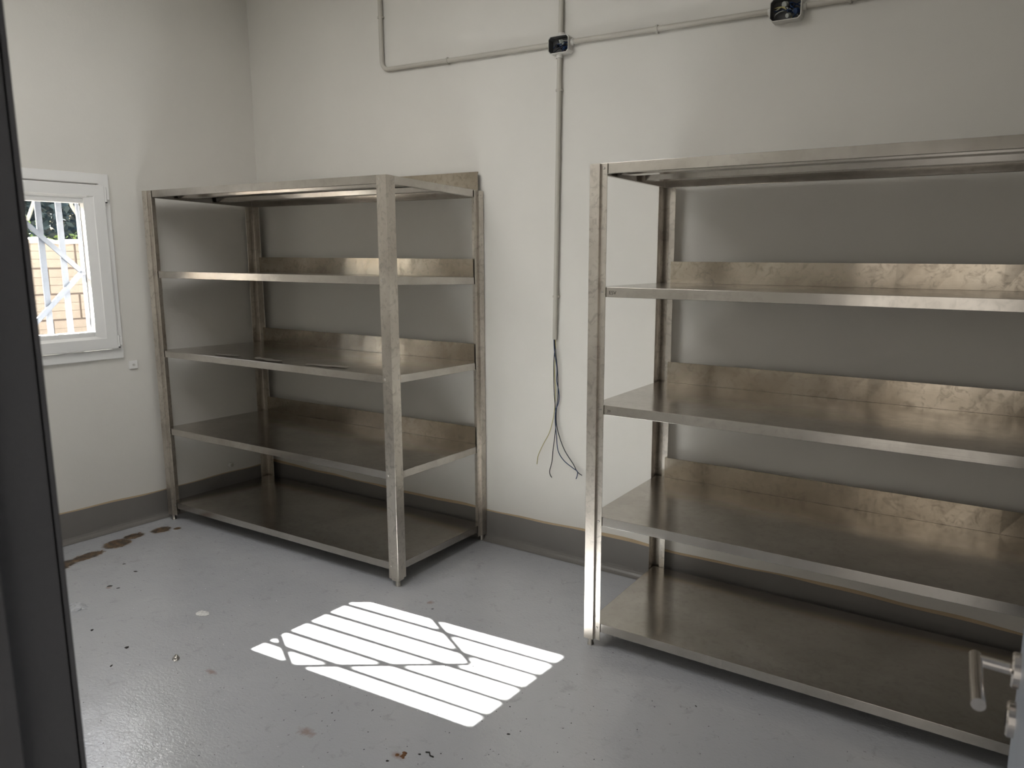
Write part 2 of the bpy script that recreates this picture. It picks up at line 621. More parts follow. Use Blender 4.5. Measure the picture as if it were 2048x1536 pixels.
for zc, hh in ((1.770, 0.036), (1.022, 0.030)):
    h = MB().tube([(0.030, -0.889, zc - hh), (0.030, -0.889, zc + hh)], 0.0065, 12)
    h.box(0.016, 0.032, -0.889, -0.872, zc - hh * 0.7, zc + hh * 0.7)
    ho = h.build('hinge', M_PVC, win)
    MB().tube([(0.030, -0.889, zc - hh - 0.006), (0.030, -0.889, zc - hh)], 0.0068, 12).build('pin', M_DARK, ho)
hd = MB().box(0.036, 0.044, -1.600, -1.572, 1.34, 1.42).tube([(0.044, -1.586, 1.40), (0.075, -1.586, 1.40)], 0.008)
hd.tube([(0.075, -1.586, 1.408), (0.078, -1.586, 1.35), (0.073, -1.586, 1.29)], 0.009, 10)
hd.build('handle', M_PVC, win, 0.001)
# outer sill
struct(MB().box(-0.30, -0.07, OY0, OY1, OZ0 - 0.001, OZ0 + 0.008).build('window_sill', M_SILL, win))

fill_panel = empty('ceiling_fill_panel', (1.60, -1.92, ZC))  # added housing for the ceiling fill, out of view
tag(fill_panel, 'wide flat panel added under the ceiling for the fill light, above the frame', 'fill_panel')
MB().box(-0.76, 0.76, -0.66, 0.66, -0.030, 0).build('housing', M_PVC, fill_panel, 0.004)

# ------------------------------------------------------------------ burglar grille outside the window
GX = -0.255
gr = lw_empty('window_grille')
tag(gr, 'painted steel security bars outside the window', 'grille')
fx = [-0.905 + i * -0.0955 for i in range(8)]
for yb in fx:
    MB().bar((GX, yb, 0.90), (GX, yb, 1.90), 0.012, 0.027, (0, 1, 0)).build('upright_bar', M_GRILLE, gr)
for zb in (0.915, 1.885):
    MB().bar((GX - 0.012, -1.60, zb), (GX - 0.012, -0.885, zb), 0.012, 0.025).build('cross_rail', M_GRILLE, gr)
ap = [(-1.238, 1.705), (-0.921, 1.375), (-1.238, 1.045), (-1.560, 1.375)]
for i in range(4):
    a, c = ap[i], ap[(i + 1) % 4]
    MB().bar((GX + 0.013, a[0], a[1]), (GX + 0.013, c[0], c[1]), 0.024, 0.010, (1, 0, 0)).build('diagonal_bar', M_GRILLE, gr)

# ------------------------------------------------------------------ stainless shelving units
PR = 0.012        # the posts stand this far outside the shelf edges


def post_profile(cx, cy, sx, sy):
    """folded corner post: outer L box face, step back, then bolting flanges"""
    a = 0.036
    pts = [(0.050, 0.0), (a - PR, 0.0), (a - PR, -PR), (-PR, -PR), (-PR, a - PR), (0.0, a - PR), (0.0, 0.050)]
    off = 0.0022
    pts = [(p[0] - (off if p[0] == 0.0 and p[1] > 0 else 0), p[1] - (off if p[1] == 0.0 and p[0] > 0 else 0)) for p in pts]
    return [(cx + sx * p[0], cy + sy * p[1]) for p in pts]


def shelving(name, loc, rz, L, D, H, levels, lip, splash, tilt, label, back_drop=0.0):
    root = empty(name, loc, rz)
    tag(root, label, 'shelving', 'steel shelving units along the back wall')
    th = 0.0016
    Lf = lip
    for i, z in enumerate(levels):
        s = MB()
        zb = lambda y: -tilt * y          # slight sag towards the wall
        # deck panel
        vs = [(0, 0, z), (L, 0, z), (L, D, z + zb(D)), (0, D, z + zb(D))]
        lo = [(p[0], p[1], p[2] - th) for p in vs]
        s.add(vs + lo, [(0, 1, 2, 3), (7, 6, 5, 4), (0, 4, 5, 1), (1, 5, 6, 2), (2, 6, 7, 3), (3, 7, 4, 0)])

        def lipbar(p, q, nx, ny):
            # vertical lip hanging from the deck edge plus its return flange
            (x0, y0), (x1, y1) = p, q
            z0, z1 = z + zb(y0), z + zb(y1)
            t = th
            A = [(x0, y0, z0), (x1, y1, z1), (x1, y1, z1 - Lf), (x0, y0, z0 - Lf)]
            B = [(a + nx * t, c + ny * t, d) for a, c, d in A]
            s.add(A + B, [(0, 1, 2, 3), (7, 6, 5, 4), (0, 4, 5, 1), (3, 2, 6, 7), (0, 3, 7, 4), (1, 5, 6, 2)])
            r = 0.014
            A = [(x0, y0, z0 - Lf), (x1, y1, z1 - Lf), (x1 + nx * r, y1 + ny * r, z1 - Lf), (x0 + nx * r, y0 + ny * r, z0 - Lf)]
            B = [(a, c, d + t) for a, c, d in A]
            s.add(A + B, [(3, 2, 1, 0), (4, 5, 6, 7), (0, 1, 5, 4), (1, 2, 6, 5), (2, 3, 7, 6), (3, 0, 4, 7)])
        lipbar((0.001, 0), (L - 0.001, 0), 0, 1)
        lipbar((0.001, D), (L - 0.001, D), 0, -1)
        lipbar((0, 0.002), (0, D - 0.002), 1, 0)
        lipbar((L, 0.002), (L, D - 0.002), -1, 0)
        so = s.build('shelf', M_DECK, root, 0.0012, 2)
        # hat-section stiffeners under the deck
        for yc in (D * 0.30, D * 0.66):
            st = MB()
            zz = z + zb(yc) - th
            pr = [(yc - 0.050, zz - 0.001), (yc - 0.034, zz - 0.001), (yc - 0.028, zz - 0.022), (yc + 0.028, zz - 0.022), (yc + 0.034, zz - 0.001), (yc + 0.050, zz - 0.001)]
            vs, fs = [], []
            for x in (0.02, L - 0.02):
                vs += [(x, a, c) for a, c in pr]
            for k in range(5):
                fs.append((k, k + 1, 7 + k, 6 + k))
            fs += [(1, 2, 3, 4), (10, 9, 8, 7)]
            st.add(vs, fs).build('stiffener', M_DECK, so)
        if splash[i]:
            b_ = MB()
            ys = D - 0.004
            z0 = z + zb(ys)
            x0, x1 = 0.040, L - 0.040
            if i == 0:
                x0, x1 = 0.004, L - 0.006
            # upstand: folded sheet with a small hem along the top
            nseg = 24
            vs, fs = [], []
            for k in range(nseg + 1):
                x = x0 + (x1 - x0) * k / nseg
                wob = 0.0007 * math.sin(k * 1.9 + i * 2.3)
                vs += [(x, ys - 0.0016, z0 + 0.0005), (x, ys - 0.0016 + wob, z0 + splash[i]), (x, ys + wob + 0.004, z0 + splash[i]),
                       (x, ys + wob + 0.004, z0 + splash[i] - 0.008), (x, ys + 0.0, z0 + splash[i] - 0.002), (x, ys, z0 + 0.0005)]
            for k in range(nseg):
                for j in range(6):
                    j2 = (j + 1) % 6
                    fs.append((k * 6 + j, k * 6 + j2, (k + 1) * 6 + j2, (k + 1) * 6 + j))
            fs += [tuple(range(6)), tuple(reversed([nseg * 6 + j for j in range(6)]))]
            b_.add(vs, fs).build('upstand', M_SPLASH, so)
    for (cx, cy, sx, sy) in ((0, 0, 1, 1), (L, 0, -1, 1), (0, D, 1, -1), (L, D, -1, -1)):
        top = H - (back_drop if cy > 0 else 0)
        mb = MB()
        prof = post_profile(cx, cy, sx, sy)
        # the boxed corner ends a little below the flanges
        if sx * sy < 0:
            prof = list(reversed(prof))
        mb.sheet(prof, 0.030, top - 0.002, 0.0016 * 1)
        po = mb.build('post', M_POST, root, 0.0007, 1)
        # foot
        fxp, fyp = cx + sx * (0.018 - PR), cy + sy * (0.018 - PR)
        ft = MB().tube([(fxp, fyp, 0.0), (fxp, fyp, 0.004), (fxp, fyp, 0.005), (fxp, fyp, 0.045)], 0.011, 14, True, [0.012, 0.012, 0.0105, 0.0105])
        ft.build('foot', M_BOLT, po)
        # cap plate closing the box over the foot
        x0, x1 = sorted((cx - sx * (PR - 0.002), cx + sx * (0.022)))
        y0, y1 = sorted((cy - sy * (PR - 0.002), cy + sy * (0.022)))
        MB().box(x0, x1, y0, y1, 0.031, 0.033).build('end_plate', M_BOLT, po)
        for z in levels:
            zc = z - lip * 0.5 - (tilt * D if cy > 0 else 0)
            MB().tube([(cx + sx * 0.037, cy - sy * 0.0060, zc), (cx + sx * 0.037, cy - sy * 0.0045, zc), (cx + sx * 0.037, cy - sy * 0.001, zc)], 0.0045, 10, True, [0.0030, 0.0046, 0.0050]).build('bolt', M_BOLT, po)
            MB().tube([(cx - sx * 0.0060, cy + sy * 0.037, zc), (cx - sx * 0.0045, cy + sy * 0.037, zc), (cx - sx * 0.001, cy + sy * 0.037, zc)], 0.0045, 10, True, [0.0030, 0.0046, 0.0050]).build('bolt', M_BOLT, po)
    return root


A_root = shelving('shelving_unit', (0.034, -0.7163, 0), 0.0235, 1.671, 0.6580, 1.80,
                  [1.80, 1.3828, 0.9591, 0.5284, 0.1047], 0.0345, [0.089, 0.089, 0.089, 0.089, 0], 0.026,
                  'stainless steel five-tier shelving unit in the corner beside the window', 0.017)
B_root = shelving('shelving_unit', (2.669, -0.6579, 0), 0.0, 1.671, 0.6080, 1.787,
                  [1.787, 1.3652, 0.9428, 0.5209, 0.0975], 0.0345, [0.0, 0.088, 0.088, 0.088, 0], 0.0048,
                  'stainless steel five-tier shelving unit at the right, beside the open door', 0.003)


# marker writing on the right unit
def writing(txt, x, y, z, size, parent):
    cu = bpy.data.curves.new('marker_writing', 'FONT')
    cu.body = txt
    cu.size = size * S
    cu.extrude = 0.0001
    cu.offset = -0.0002
    to = bpy.data.objects.new('marker_writing', cu)
    COL.objects.link(to)
    dg = bpy.context.evaluated_depsgraph_get()
    me = bpy.data.meshes.new_from_object(to.evaluated_get(dg))
    bpy.data.objects.remove(to)
    me.materials.clear()
    me.materials.append(M_INK)
    oo = bpy.data.objects.new('marker_writing', me)
    COL.objects.link(oo)
    oo.parent = parent
    oo.rotation_euler = (math.radians(90), 0, 0)
    oo.location = Vector((x, y, z)) * S
    return oo


b_shelves = [c for c in B_root.children if c.name.startswith('shelf')]
b_shelves.sort(key=lambda c: -max(vv.co.z for vv in c.data.vertices))
bpy.context.view_layer.update()
writing('ESV', 0.062, -0.0008, 1.3652 - 0.025, 0.018, b_shelves[1])
writing('39', 0.062, -0.0008, 0.9428 - 0.025, 0.014, b_shelves[2])

# ------------------------------------------------------------------ conduits, boxes and wires on the back wall
CR = 0.0110
YC = -0.0150


def clip(x, z, parent, vertical):
    c = MB()
    if vertical:
        c.box(x - 0.0155, x + 0.0155, -0.020, -0.0006, z - 0.004, z + 0.004)
        c.tube([(x, YC, z - 0.005), (x, YC, z + 0.005)], CR + 0.0028, 16)
    else:
        c.box(x - 0.004, x + 0.004, -0.020, -0.0006, z - 0.0155, z + 0.0155)
        c.tube([(x - 0.005, YC, z), (x + 0.005, YC, z)], CR + 0.0028, 16)
    c.build('saddle_clip', M_CONDUIT, parent, 0.0006, 1)


def conduit(pts, label, clips):
    root = empty('conduit', pts[0])
    tag(root, label, 'conduit', 'grey plastic conduits on the back wall')
    o_ = Vector(pts[0])
    t = MB().tube([Vector(p) - o_ for p in pts], CR, 16)
    t.build('pipe', M_CONDUIT, root)
    for (x, z, vert) in clips:
        before = set(bpy.data.objects)
        clip(x, z, None, vert)
        for ob in set(bpy.data.objects) - before:
            ob.parent = root
            ob.location = -o_ * S
    return root


bend = [(1.068 + 0.045 * (1 - math.cos(a)), YC, 2.412 + 0.045 * (1 - math.sin(a))) for a in [i * math.pi / 12 for i in range(7)]]
conduit([(1.066, YC, 3.02)] + [(x - 0.000, y, z) for x, y, z in bend] + [(1.55, YC, 2.4035), (2.093, YC, 2.397)],
        'grey conduit dropping at left and bending toward the left junction box', [(1.066, 2.668, True), (1.50, 2.404, False)])
conduit([(2.150, YC, 3.02), (2.146, YC, 2.7), (2.141, YC, 2.423)], 'grey conduit rising from the top of the left junction box', [(2.147, 2.80, True)])
conduit([(2.136, YC, 2.350), (2.132, YC, 2.0), (2.126, YC, 1.5), (2.120, YC, 1.083)],
        'grey conduit hanging below the left junction box, open at its lower end', [(2.134, 2.20, True), (2.124, 1.284, True)])
conduit([(2.197, YC, 2.395), (2.6, YC, 2.389), (3.066, YC, 2.383)], 'grey conduit running between the two junction boxes', [(2.60, 2.389, False)])
conduit([(3.182, YC, 2.383), (3.6, YC, 2.381), (4.745, YC, 2.377)], 'grey conduit leaving the right junction box to the right', [(3.345, 2.382, False)])


def jbox(cx, cz, w_, h_, label, wires, blobs):
    root = empty('junction_box', (cx, 0, cz))
    tag(root, label, 'electrical box', 'open junction boxes on the back wall')
    d, t, c = 0.044, 0.003, 0.010
    hw, hh = w_ / 2, h_ / 2

    def octa(a, e, cc):
        return [(-a + cc, -e), (a - cc, -e), (a, -e + cc), (a, e - cc), (a - cc, e), (-a + cc, e), (-a, e - cc), (-a, -e + cc)]
    o_, i_ = octa(hw, hh, c), octa(hw - t, hh - t, c)
    vs = [(x, 0, z) for x, z in o_] + [(x, -d, z) for x, z in o_] + [(x, -d, z) for x, z in i_] + [(x, -0.004, z) for x, z in i_]
    fs = []
    for k in range(8):
        j = (k + 1) % 8
        fs += [(k, j, 8 + j, 8 + k), (8 + k, 8 + j, 16 + j, 16 + k), (16 + k, 16 + j, 24 + j, 24 + k)]
    MB().add(vs, fs).build('casing', M_BOX, root, 0.0008, 1)
    i2 = octa(hw - t - 0.0005, hh - t - 0.0005, c)
    vs = [(x, -d + 0.003, z) for x, z in i2] + [(x, -0.005, z) for x, z in i2]
    fs = [(k, (k + 1) % 8, 8 + (k + 1) % 8, 8 + k) for k in range(8)] + [tuple(range(8, 16))]
    MB().add(vs, fs).build('lining', M_BOXIN, root)
    # cable glands where conduits enter
    for (gx, gz, vert) in wires['glands']:
        q = MB()
        if vert:
            q.tube([(gx, YC, gz), (gx, YC, gz + (0.018 if gz > 0 else -0.018))], CR + 0.004, 16)
        else:
            q.tube([(gx, YC, gz), (gx + (0.014 if gx > 0 else -0.014), YC, gz)], CR + 0.003, 16)
        q.build('gland', M_BOX, root)
    for mat, pts in wires['w']:
        MB().tube([(x * hw, y, z * hh) for x, y, z in pts], 0.0020, 8).build('wire', mat, root)
    for mat, (x, y, z), r in blobs:
        MB().tube([(x * hw, y - 0.008, z * hh), (x * hw + 0.006, y + 0.004, z * hh + 0.004)], r, 10).build('connector', mat, root, 0.001, 1)
    return root


def wires_for(seed, cols, k, glands):
    rnd = random.Random(seed)
    w_ = []
    for i in range(k):
        sx = rnd.choice((-0.85, 0.85, 0.2))
        ex = rnd.choice((-0.8, 0.85, 0.3))
        sz, ez = rnd.uniform(-0.8, 0.4), rnd.uniform(-0.85, 0.7)
        mx, mz = rnd.uniform(-0.6, 0.75), rnd.uniform(-0.7, 0.8)
        p = []
        for s_ in range(9):
            t = s_ / 8
            x = (1 - t) ** 2 * sx + 2 * t * (1 - t) * mx * 1.3 + t * t * ex
            z = (1 - t) ** 2 * sz + 2 * t * (1 - t) * mz * 1.3 + t * t * ez
            y = -0.010 - 0.030 * math.sin(math.pi * t) * rnd.uniform(0.85, 1)
            p.append((max(-0.88, min(0.88, x)), y, max(-0.86, min(0.86, z))))
        w_.append((cols[i % len(cols)], p))
    return {'w': w_, 'glands': glands}


jbox(2.145, 2.386, 0.104, 0.074, 'open grey junction box at left, where four conduits meet above the gap',
     wires_for(3, [M_WBLUE, M_WBLK, M_WBLUE, M_WGREY2, M_WBLK, M_WGREY2], 9, [(0.0, 0.034, True), (-0.010, -0.034, True), (-0.050, 0.008, False), (0.050, 0.008, False)]),
     [(M_WGREY2, (0.05, -0.026, 0.30), 0.0085), (M_WBLK, (-0.30, -0.026, -0.1), 0.008), (M_WBLUE, (0.5, -0.030, -0.5), 0.007)])
jbox(3.124, 2.376, 0.116, 0.080, 'open grey junction box at right, above the right shelving unit',
     wires_for(11, [M_WBLUE, M_WBLK, M_WYEL, M_WBLUE, M_WGREY2, M_WBLK, M_WBLUE], 13, [(-0.056, 0.006, False), (0.056, 0.006, False)]),
     [(M_WGREY2, (-0.15, -0.024, 0.45), 0.011), (M_WBLK, (0.1, -0.028, -0.1), 0.008), (M_WBLUE, (0.6, -0.030, -0.3), 0.010), (M_WGREY2, (0.1, -0.03, -0.6), 0.008)])


def smooth(pts, k=5):
    out_ = []
    P = [pts[0]] + list(pts) + [pts[-1]]
    for i in range(1, len(P) - 2):
        for j in range(k):
            t = j / k
            q = []
            for d in range(3):
                a, b2, c, e = P[i - 1][d], P[i][d], P[i + 1][d], P[i + 2][d]
                q.append(0.5 * ((2 * b2) + (-a + c) * t + (2 * a - 5 * b2 + 4 * c - e) * t * t + (-a + 3 * b2 - 3 * c + e) * t ** 3))
            out_.append(tuple(q))
    out_.append(tuple(pts[-1]))
    return out_


WIRES = [
    ('hanging yellow-green wire end, leftmost below the open conduit', M_WYEL, 0.0019, -0.016,
     [(2.124, 1.100), (2.127, 1.024), (2.123, 0.93), (2.126, 0.836), (2.120, 0.753), (2.110, 0.694), (2.092, 0.628), (2.059, 0.565), (2.032, 0.508), (2.025, 0.478), (2.02, 0.459)]),
    ('hanging black wire ending in a small hook, second from left', M_WBLK, 0.0021, -0.020,
     [(2.121, 1.100), (2.124, 1.036), (2.120, 0.961), (2.121, 0.836), (2.126, 0.754), (2.129, 0.678), (2.125, 0.613), (2.117, 0.54), (2.113, 0.488), (2.099, 0.44), (2.1, 0.417), (2.108, 0.405)]),
    ('hanging dark blue wire curling sharply down at its tip', M_WBLUE, 0.0021, -0.024,
     [(2.117, 1.100), (2.126, 1.024), (2.140, 0.95), (2.138, 0.887), (2.147, 0.838), (2.147, 0.788), (2.131, 0.741), (2.132, 0.684), (2.14, 0.627), (2.147, 0.551), (2.177, 0.504), (2.228, 0.473), (2.253, 0.461), (2.255, 0.442), (2.25, 0.425)]),
    ('hanging dark grey wire reaching furthest right', M_WGRY, 0.0021, -0.017,
     [(2.119, 1.100), (2.130, 1.012), (2.139, 0.937), (2.141, 0.869), (2.138, 0.806), (2.13, 0.741), (2.133, 0.672), (2.154, 0.61), (2.184, 0.55), (2.228, 0.493), (2.249, 0.457), (2.274, 0.442)]),
]
for lab, mat, r, y, pts in WIRES:
    p3 = []
    for i, (x, z) in enumerate(pts):
        if i == 0:
            p3.append((x, YC - 0.003 + (y + 0.02) * 0.5, z))
        else:
            p3.append((x, y - 0.004 * math.sin(i), z))
    o = MB().tube(smooth(p3), r, 8).build('wire', mat)
    tag(o, lab, 'wire', 'wires hanging from the open conduit')

# small fixtures on the left wall
pl_ = lw_empty('wall_plate')
tag(pl_, 'small white square plate on the wall below the window', 'wall plate')
MB().box(0, 0.010, -0.836, -0.793, 0.862, 0.906).build('plate', M_PVC, pl_, 0.002)
MB().tube([(0.008, -0.815, 0.884), (0.016, -0.815, 0.884)], 0.006, 12).build('stud', M_BOX, pl_)
ps = lw_empty('pipe_stub')
tag(ps, 'short capped pipe stub low on the wall behind the corner shelving', 'pipe')
MB().tube([(0, -0.299, 0.207), (0.020, -0.299, 0.207)], 0.013, 16).build('stub', M_BOX, ps)
MB().tube([(0.020, -0.299, 0.207), (0.026, -0.299, 0.207)], 0.010, 16).build('cap', M_CONDUIT, ps)

# ------------------------------------------------------------------ door frame and door
jf = MB()
for x0, x1, sgn in ((DX0 - 0.03, DX0, 1), (DX1 + 0.044, DX1 + 0.074, -1)):
    jf.box(x0, x1, YF - TH - 0.006, YF + 0.006, 0, DZ + 0.03)
    if sgn > 0:
        jf.box(x1 - 0.001, x1 + 0.014, YF - TH - 0.006, YF - 0.052, 0, DZ)
    else:
        jf.box(x0 - 0.014, x0 + 0.001, YF - TH - 0.006, YF - 0.052, 0, DZ)
jf.box(DX0 - 0.03, DX1 + 0.074, YF - TH - 0.006, YF + 0.006, DZ, DZ + 0.03)
for x0, x1 in ((DX0 - 0.075, DX0), (DX1 + 0.044, DX1 + 0.119)):
    jf.box(x0, x1, YF, YF + 0.010, 0, DZ + 0.07)
    jf.box(x0, x1, YF - TH - 0.010, YF - TH, 0, DZ + 0.07)
jf.box(DX0 - 0.075, DX1 + 0.119, YF, YF + 0.010, DZ, DZ + 0.07)
struct(jf.build('trim_3', M_JAMB, None, 0.002), 'dark grey steel door frame around the doorway')

LX = DX1
YL = -1.868                                           # latch edge
door = empty('door_1', (LX, YF + 0.012, 0))
tag(door, 'grey-blue door leaf standing open into the room', None, None, 'structure')
oy = YF + 0.012
lf = MB().box(0, 0.040, 0.0, YL - oy, 0.008, DZ - 0.004)
lf.build('leaf', M_DOOR, door, 0.0015)
MB().box(0.0085, 0.0315, YL - oy - 0.0005, YL - oy + 0.0012, 0.80, 1.02).build('latch_plate', M_CHROME, door)
for z in (0.25, 0.95, 1.65):
    MB().tube([(-0.004, -0.004, z - 0.045), (-0.004, -0.004, z + 0.045)], 0.006, 12).build('hinge', M_CHROME, door)


def rnd_disc(yc, zc, r, th, sx=-1):
    k = 32
    rings = [(0, r), (th - 0.0025, r), (th, r - 0.0025)]
    vs, fs = [], []
    for (x, rr) in rings:
        x = sx * x if sx < 0 else 0.040 + x
        for i in range(k):
            a = 2 * math.pi * i / k
            vs.append((x, yc + rr * math.cos(a), zc + rr * math.sin(a)))
    for q in range(2):
        for i in range(k):
            j = (i + 1) % k
            fs.append((q * k + i, q * k + j, (q + 1) * k + j, (q + 1) * k + i))
    fs.append(tuple(range(2 * k, 3 * k)))
    fs.append(tuple(reversed(range(k))))
    return MB().add(vs, fs)


hy, hz = -1.900 - oy, 0.939
for sx in (-1, 1):
    x0 = 0 if sx < 0 else 0.040
    rose = rnd_disc(hy, hz, 0.0235, 0.010, sx).build('rose', M_CHROME, door)
    q = MB()
    ex = x0 + sx * 0.052
    q.tube([(x0 + sx * 0.008, hy, hz), (ex - sx * 0.002, hy - 0.001, hz + 0.002)], 0.0080, 16)
    q.tube([(ex, hy + 0.008, hz + 0.0025), (ex - sx * 0.0040, hy - 0.06, hz + 0.003), (ex - sx * 0.0085, hy - 0.120, hz + 0.003)], 0.0085, 18)
    q.build('lever', M_CHROME, rose)
    kr = rnd_disc(hy - 0.006, 0.872, 0.0235, 0.010, sx).build('key_rose', M_CHROME, door)
    MB().box(min(x0 + sx * 0.0095, x0 + sx * 0.0108), max(x0 + sx * 0.0095, x0 + sx * 0.0108), hy - 0.009, hy - 0.003, 0.862, 0.882).build('keyhole', M_DARK, kr)

# ------------------------------------------------------------------ debris on the floor
rnd = random.Random(5)


def flake(mb, x, y, r, hgt, rnd_, seg=6, z=0.0):
    a0 = rnd_.uniform(0, 6.28)
    el = rnd_.uniform(0.4, 1.0)
    an = rnd_.uniform(0, 3.14)
    vs = [(x, y, z + hgt)]
    for i in range(seg):
        a = a0 + 2 * math.pi * i / seg
        rr = r * rnd_.uniform(0.6, 1.2)
        u_, v_ = rr * math.cos(a), rr * el * math.sin(a)
        vs.append((x + u_ * math.cos(an) - v_ * math.sin(an), y + u_ * math.sin(an) + v_ * math.cos(an), z))
    mb.add(vs, [(0, i + 1, (i + 1) % seg + 1) for i in range(seg)] + [tuple(range(seg, 0, -1))])


gm_ = MB()
for _ in range(260):
    x = rnd.uniform(0.4, 4.0)
    y = rnd.uniform(-2.3, -0.75)
    if rnd.random() < 0.5:
        x, y = rnd.gauss(2.6, 0.45), rnd.gauss(-1.35, 0.25)
    flake(gm_, x, y, rnd.uniform(0.0012, 0.0036), 0.0012, rnd, 5)
for (x, y, r) in ((3.163, -0.817, .006), (2.489, -1.563, .006), (1.975, -0.760, .008), (0.608, -1.368, .012), (0.66, -1.36, .009), (2.72, -1.27, .006),
                  (2.39, -1.02, .004), (0.42, -1.20, .010), (0.55, -1.22, .012), (1.20, -1.62, .010), (1.28, -1.72, .011), (0.95, -1.62, .012), (2.55, -1.49, .006)):
    flake(gm_, x, y, r, 0.002, rnd, 7)
tag(gm_.build('grit', M_GRIT), 'dark grit and specks scattered over the grey floor', 'debris', None, 'stuff')
cm = MB()
for _ in range(60):
    flake(cm, rnd.uniform(0.7, 3.0), rnd.uniform(-2.1, -1.0), rnd.uniform(0.001, 0.003), 0.001, rnd, 5)
tag(cm.build('plaster_crumbs', M_CHIP), 'tiny white plaster crumbs scattered over the floor', 'debris', None, 'stuff')


def crumple(name, cx, cy, rx, ry, hgt, mat, label, seed, rz=0.0):
    r_ = random.Random(seed)
    NX, NY = 9, 6
    vs, fs = [], []
    for j in range(NY + 1):
        for i in range(NX + 1):
            u_, v_ = 2 * i / NX - 1, 2 * j / NY - 1
            s_ = math.sqrt(max(0, 1 - 0.5 * v_ * v_)), math.sqrt(max(0, 1 - 0.5 * u_ * u_))
            x, y = u_ * s_[0] * rx + r_.uniform(-.1, .1) * rx, v_ * s_[1] * ry + r_.uniform(-.1, .1) * ry
            e = max(0, 1 - max(abs(u_), abs(v_)))
            z = 0.0015 + hgt * (0.35 + 0.65 * r_.random()) * min(1, e * 2.2)
            vs.append((x, y, z))
    for j in range(NY):
        for i in range(NX):
            k = j * (NX + 1) + i
            fs.append((k, k + 1, k + NX + 2, k + NX + 1))
    o_ = MB().add(vs, fs).build(name, mat)
    o_.location = Vector((cx, cy, 0)) * S
    o_.rotation_euler = (0, 0, rz)
    sol = o_.modifiers.new('thick', 'SOLIDIFY')
    sol.thickness = 0.0008
    return tag(o_, label, 'litter')


crumple('film_scrap', 0.690, -1.565, 0.060, 0.034, 0.020, M_FILM, 'crumpled clear film scrap on the floor beside the dark door frame', 4, 0.5)
crumple('paper_scrap', 1.199, -1.305, 0.030, 0.020, 0.010, M_CHIP, 'crumpled whitish scrap on the floor left of the sun patch', 8, 0.3)
crumple('foil_scrap', 1.434, -1.568, 0.020, 0.012, 0.012, M_BOLT, 'small shiny foil scrap on the floor near the bottom left', 12, -0.6)
def film(cx, cy, z, rx, ry, rz, seed, label):
    """thin curled strip lying on a deck"""
    r_ = random.Random(seed)
    NX, NY = 12, 4
    vs, fs = [], []
    for j in range(NY + 1):
        for i in range(NX + 1):
            u_, v_ = 2 * i / NX - 1, 2 * j / NY - 1
            x = u_ * rx
            y = v_ * ry * (0.55 + 0.45 * math.cos(u_ * 1.4)) + ry * 0.25 * math.sin(i * 1.1 + seed)
            vs.append((x, y, 0.0008 + 0.0008 * r_.random() + (0.001 * abs(u_) ** 3)))
    for j in range(NY):
        for i in range(NX):
            k = j * (NX + 1) + i
            fs.append((k, k + 1, k + NX + 2, k + NX + 1))
    o_ = MB().add(vs, fs).build('deck_strip', M_STRIP)
    o_.location = Vector((cx, cy, z)) * S
    o_.rotation_euler = (0, 0, rz)
    so_ = o_.modifiers.new('thick', 'SOLIDIFY')
    so_.thickness = 0.0006
    return tag(o_, label, 'film', 'thin strips on the corner unit')


M_STRIP = paint('thin_strip', (0.17, 0.155, 0.135), 0.35, 0.15)
film(0.52, -0.645, 0.9605, 0.085, 0.018, 0.1, 1, 'thin strip on the third tier of the corner unit, nearest the window')
film(0.84, -0.640, 0.9605, 0.105, 0.022, -0.1, 2, 'long thin strip in the middle of the corner unit third tier')
film(1.24, -0.620, 0.9600, 0.120, 0.020, 0.15, 5, 'thin strip on the corner unit third tier, nearest the near post')

rc_ = MB()
rr_ = random.Random(3)
for _ in range(7):
    flake(rc_, rr_.gauss(0, 0.010), rr_.gauss(0, 0.007), rr_.uniform(0.004, 0.009), 0.004, rr_, 6)
o = rc_.build('rust_flake', M_RUSTCHIP)
o.location = Vector((2.512, -1.520, 0)) * S
tag(o, 'brown rusty flake on the floor at the bottom edge', 'litter')
o = MB().tube([(0, 0, 0.0022), (0.012, 0.004, 0.004), (0.022, -0.006, 0.003), (0.034, -0.004, 0.0022)], 0.0020, 6).build('twig', M_GRIT)
o.location = Vector((2.560, -1.475, 0)) * S
tag(o, 'short dark twig beside the rusty flake on the floor', 'litter')

# ------------------------------------------------------------------ outside the window
struct(MB().box(-30, -0.30, -16, 16, -0.16, -0.06).build('ground', M_GROUND), 'bare ground outside the window')
WX = -1.72
bw = empty('boundary_wall', (WX, 0, -0.06))
tag(bw, 'pale concrete block garden wall seen through the window', 'wall')
bw.rotation_euler = (0, 0, LA)
MB().box(-0.148, -0.008, -3.2, 2.2, 0, 1.605).build('mortar_core', M_MORTAR, bw)
BH, BW_, MJ = 0.1795, 0.372, 0.013
nrow = 9
for rI in range(nrow):
    z0 = 0.002 + rI * BH - 0.002
    y = -3.2 + (BW_ / 2 if rI % 2 else 0)
    while y < 2.2 - 0.05:
        bb = MB()
        y1 = min(y + BW_ - MJ, 2.2)
        jit = rnd.uniform(-0.002, 0.002)
        h3 = (BH - MJ) / 3
        # split face block scored with two shallow horizontal grooves
        for q in range(3):
            bb.box(-0.012, 0.0 + jit, y, y1, z0 + q * h3 + (0.0025 if q else 0), z0 + (q + 1) * h3)
        bb.build('block', M_BLOCK, bw)
        y += BW_
cap = MB()
kk = 60
vs, fs = [], []
